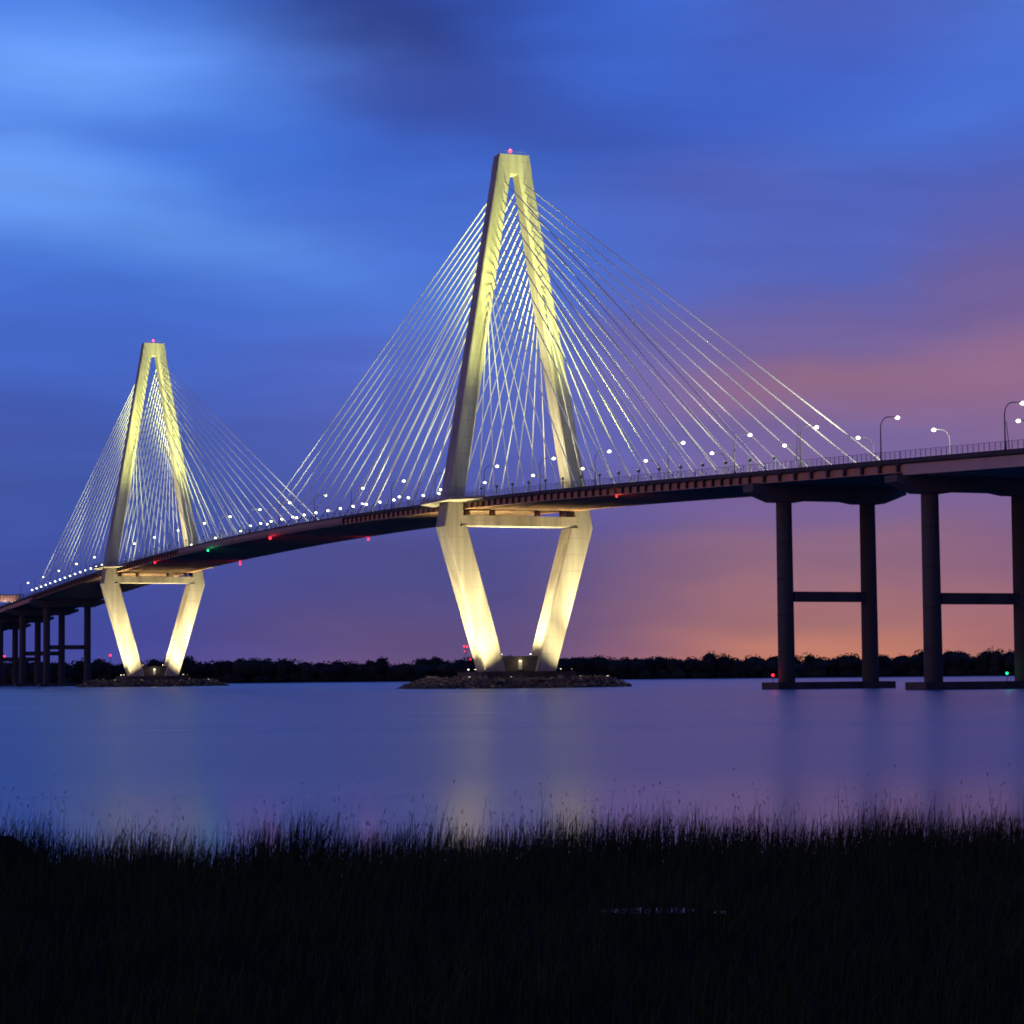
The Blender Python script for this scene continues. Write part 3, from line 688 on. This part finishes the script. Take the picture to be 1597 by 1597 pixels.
# ---------------------------------------------------------------- far shore: woods and radio masts
def woods():
    rg = random.Random(5); mb = MB(); cards_v, cards_f = [], []
    x = -620.0
    while x < 640:
        for row in range(3):
            h = rg.uniform(10.8, 16.8) + 1.8 * math.sin(x * 0.021 + row) + 1.5 * math.sin(x * 0.057 + 2 * row) + (2.8 if rg.random() < .12 else 0)
            w = rg.uniform(7.0, 12.0); cx = x + rg.uniform(-3, 3); cy = shore_y(x) + 8 + row * 13 + rg.uniform(0, 8)
            g = 1.2
            mb.ball((cx, cy, g + h * 0.50), 1.0, 8, 6, (w * 0.74, w * 0.74, h * 0.40))
            for q in range(2): mb.ball((cx + rg.uniform(-5, 5), cy - 4 + 3 * q, 2.0), 1.0, 8, 6, (rg.uniform(4, 6.5), 3, rg.uniform(3.5, 6)))
            lumps = [(cx, cy, g + h * 0.55, w * .8, h * .42)] + [(cx + rg.uniform(-.6, .6) * w, cy + rg.uniform(-.5, .3) * w, g + h * rg.uniform(.35, .86), w * rg.uniform(.3, .48), h * rg.uniform(.12, .2)) for _ in range(6)]
            for lx, ly, lz, lr, lh in lumps:
                for _ in range(int(12 + lr * 8)):
                    d = Vector((rg.gauss(0, 1), rg.gauss(0, 1), rg.gauss(0, 1))).normalized() * rg.uniform(.8, 1.08)
                    p = Vector((lx + d.x * lr, ly + d.y * lr, lz + d.z * lh))
                    if p.z < 0.5: continue
                    s = rg.uniform(.4, 1.05); a = Vector((rg.uniform(-1, 1), rg.uniform(-1, 1), rg.uniform(-1, 1))).normalized(); b = a.orthogonal().normalized()
                    o = len(cards_v); cards_v.extend([p + a * s, p + b * s * .8, p - a * s * .9, p - b * s * .7]); cards_f.append((o, o + 1, o + 2, o + 3))
        # scrub along the water's edge
        for _ in range(26):
            p = Vector((x + rg.uniform(-6, 6), shore_y(x) + rg.uniform(3, 9), rg.uniform(.4, 4.5))); s = rg.uniform(.5, 1.3)
            a = Vector((rg.uniform(-1, 1), rg.uniform(-.4, .4), rg.uniform(-1, 1))).normalized(); b = a.orthogonal().normalized()
            o = len(cards_v); cards_v.extend([p + a * s, p + b * s, p - a * s, p - b * s]); cards_f.append((o, o + 1, o + 2, o + 3))
        x += rg.uniform(6.5, 11)
    n = len(mb.v); mb.v += [tuple(p) for p in cards_v]; mb.f += [tuple(i + n for i in f) for f in cards_f]
    me = bpy.data.meshes.new('treeline_woods'); me.from_pydata(mb.v, [], mb.f); me.materials.append(M_TREE); me.update()
    o = bpy.data.objects.new('treeline_woods', me); COL.objects.link(o)
    tag(o, 'dark band of woods along the far shore behind the bridge', 'woods', kind='stuff')
woods()
def mast(x, y, z, lights_, label):
    e = tag(empty('radio_mast', (x, y, 1.2), 0), label, 'radio mast', 'radio masts beyond the far shore')
    mb = MB()
    for k in range(3):
        a = 2 * math.pi * k / 3; mb.tube([(math.cos(a), math.sin(a), 0), (.35 * math.cos(a), .35 * math.sin(a), z - 1.2)], .1, 4)
    mb.build('lattice', M_DPOLE, e)
    for (dx, dz, r) in lights_:
        MB().ball((dx, 0, dz), r, 10, 6).build('lens', M_RED, e, smooth=True)
mast(-34.2, 1700, 25, [(-.9, 23.6, .55), (1.1, 23.4, .55), (3.6, 14.2, .4), (-.6, 20, .3)], 'mast with several red lamps behind the left leg of the near tower')
mast(-287.9, 1700, 21, [(0, 19.6, .75)], 'mast with a single red lamp left of the far tower base')
mast(-363.5, 1700, 21, [(0, 19.6, .6), (-1.2, 18, .4)], 'mast with red lamp between the bents at the far left')

# ---------------------------------------------------------------- marsh grass on the near bank
def e_of(x): return 50.3 + 0.24 * x + 0.5 * np.sin(x * .45) + .45 * np.sin(x * 1.3 + 2)
def blades(name, n, ybias, hmin, hmax, wmin, wmax, matl, label, ylo, yhi_off, lean, heads=0.0, seed=1, clump=0.0):
    r = np.random.default_rng(seed)
    y = ylo + (52.0 + 6 - ylo) * r.random(n) ** ybias
    x = (r.random(n) * 2 - 1) * (0.2155 * y + 5)
    e = 50.3 + 0.24 * x + 0.5 * np.sin(x * .45) + .45 * np.sin(x * 1.3 + 2)
    if yhi_off is not None and ylo > 40:                 # a belt along the water's edge
        y = e + r.normal(0, 1, n) * 1.3 + yhi_off
    keep = y < e + 1.6
    x, y = x[keep], y[keep]; n = len(x)
    cl = 0.5 + 0.5 * np.sin(x * 1.7 + 1.3 * np.sin(y * .9)) * np.sin(x * .63 + y * .41 + 1)
    if clump: 
        k2 = r.random(n) < (1 - clump + clump * cl); x, y, cl = x[k2], y[k2], cl[k2]; n = len(x)
    z = np.array([min(ground_z(a, b), 2.6) for a, b in zip(x, y)]); z = np.maximum(z, -0.1) - 0.03
    h = (hmin + (hmax - hmin) * r.random(n) ** 1.6) * (0.75 + 0.5 * cl) * np.clip(1 - (e_of(x) - y - 3) / 14, 0.5, 1); w = wmin + (wmax - wmin) * r.random(n)
    th = r.random(n) * np.pi; ld = r.normal(0.35, 1.3, n); ln = np.abs(r.normal(0, lean, n)) * h
    dx, dy = np.cos(th) * w, np.sin(th) * w; lx, ly = np.cos(ld) * ln, np.sin(ld) * ln
    lv = [0, .4, .75, 1.0]; wd = [1, .85, .55, .06]; bend = [0, .16, .56, 1.0]
    V = np.zeros((n, 8, 3))
    for k in range(4):
        for s in (0, 1):
            sg_ = 1 if s else -1
            V[:, 2 * k + s, 0] = x + lx * bend[k] + sg_ * dx * wd[k]; V[:, 2 * k + s, 1] = y + ly * bend[k] + sg_ * dy * wd[k]
            V[:, 2 * k + s, 2] = z + h * lv[k] * (1 - .25 * np.minimum(1, ln / h) * bend[k])
    base = np.arange(n)[:, None, None] * 8
    F = (base + np.array([[0, 1, 3, 2], [2, 3, 5, 4], [4, 5, 7, 6]])[None]).reshape(-1, 4)
    V = V.reshape(-1, 3)
    if heads:                                            # drooping seed heads
        idx = np.where(r.random(n) < heads)[0]; tips = V.reshape(n, 8, 3)[idx, 6]; m_ = len(idx)
        sd = np.sign(lx[idx]) * (.01 + .03 * r.random(m_)); hl = .07 + .06 * r.random(m_); hw = .006 + .006 * r.random(m_)
        H = np.zeros((m_, 4, 3)); H[:] = tips[:, None, :]
        H[:, 0, 2] -= .02; H[:, 1, 0] += sd * .5 - hw; H[:, 1, 2] += hl * .4; H[:, 2, 0] += sd * 1.6; H[:, 2, 2] += hl * (1 - 2.2 * np.abs(sd) / .04 * .25); H[:, 3, 0] += sd * .5 + hw; H[:, 3, 2] += hl * .45
        nb = len(V); V = np.concatenate([V, H.reshape(-1, 3)]); F = np.concatenate([F, nb + np.arange(m_ * 4).reshape(-1, 4)])
    me = bpy.data.meshes.new(name); me.vertices.add(len(V)); me.vertices.foreach_set('co', V.ravel())
    me.loops.add(F.size); me.loops.foreach_set('vertex_index', F.ravel().astype(np.int32)); me.polygons.add(len(F))
    me.polygons.foreach_set('loop_start', np.arange(0, F.size, 4, dtype=np.int32)); me.update(calc_edges=True); me.materials.append(matl)
    o = bpy.data.objects.new(name, me); COL.objects.link(o); tag(o, label, 'grass', kind='stuff')
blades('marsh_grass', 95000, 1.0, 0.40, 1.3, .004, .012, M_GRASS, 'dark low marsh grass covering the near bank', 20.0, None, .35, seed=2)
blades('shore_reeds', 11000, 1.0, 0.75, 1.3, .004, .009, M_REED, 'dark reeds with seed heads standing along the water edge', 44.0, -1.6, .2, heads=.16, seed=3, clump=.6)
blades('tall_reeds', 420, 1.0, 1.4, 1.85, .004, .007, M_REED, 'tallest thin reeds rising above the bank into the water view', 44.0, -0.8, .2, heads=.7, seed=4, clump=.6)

# rounded dark boulder at the left edge of the reeds, and two small pools in the marsh
mb = MB(); rg = random.Random(9)
mb.ball((0, 0, 0), 1.0, 18, 10, (.62, .5, .52))
mb.v = [(a * (1 + .05 * math.sin(5 * b + 3 * c)), b, c * (1 + .04 * math.sin(7 * a))) for a, b, c in mb.v]
o = mb.build('shore_boulder', M_MUD, smooth=True); o.location = (-10.05, 46.6, 0.62); tag(o, 'dark rounded boulder among the reeds at the far left of the bank', 'boulder')
for (x, y, rx, ry, lb) in ((2.1, 37.4, .75, .5, 'a'), (3.15, 36.9, .12, .3, 'b')):
    z = ground_z(x, y)
    mb = MB(); mb.add([(rx * math.cos(2 * math.pi * k / 20) * (1 + .2 * math.sin(3 * k)), ry * math.sin(2 * math.pi * k / 20), 0) for k in range(20)], [tuple(range(20))])
    o = mb.build('marsh_pool', M_WATER); o.location = (x, y, z + .06); tag(o, kind='structure')
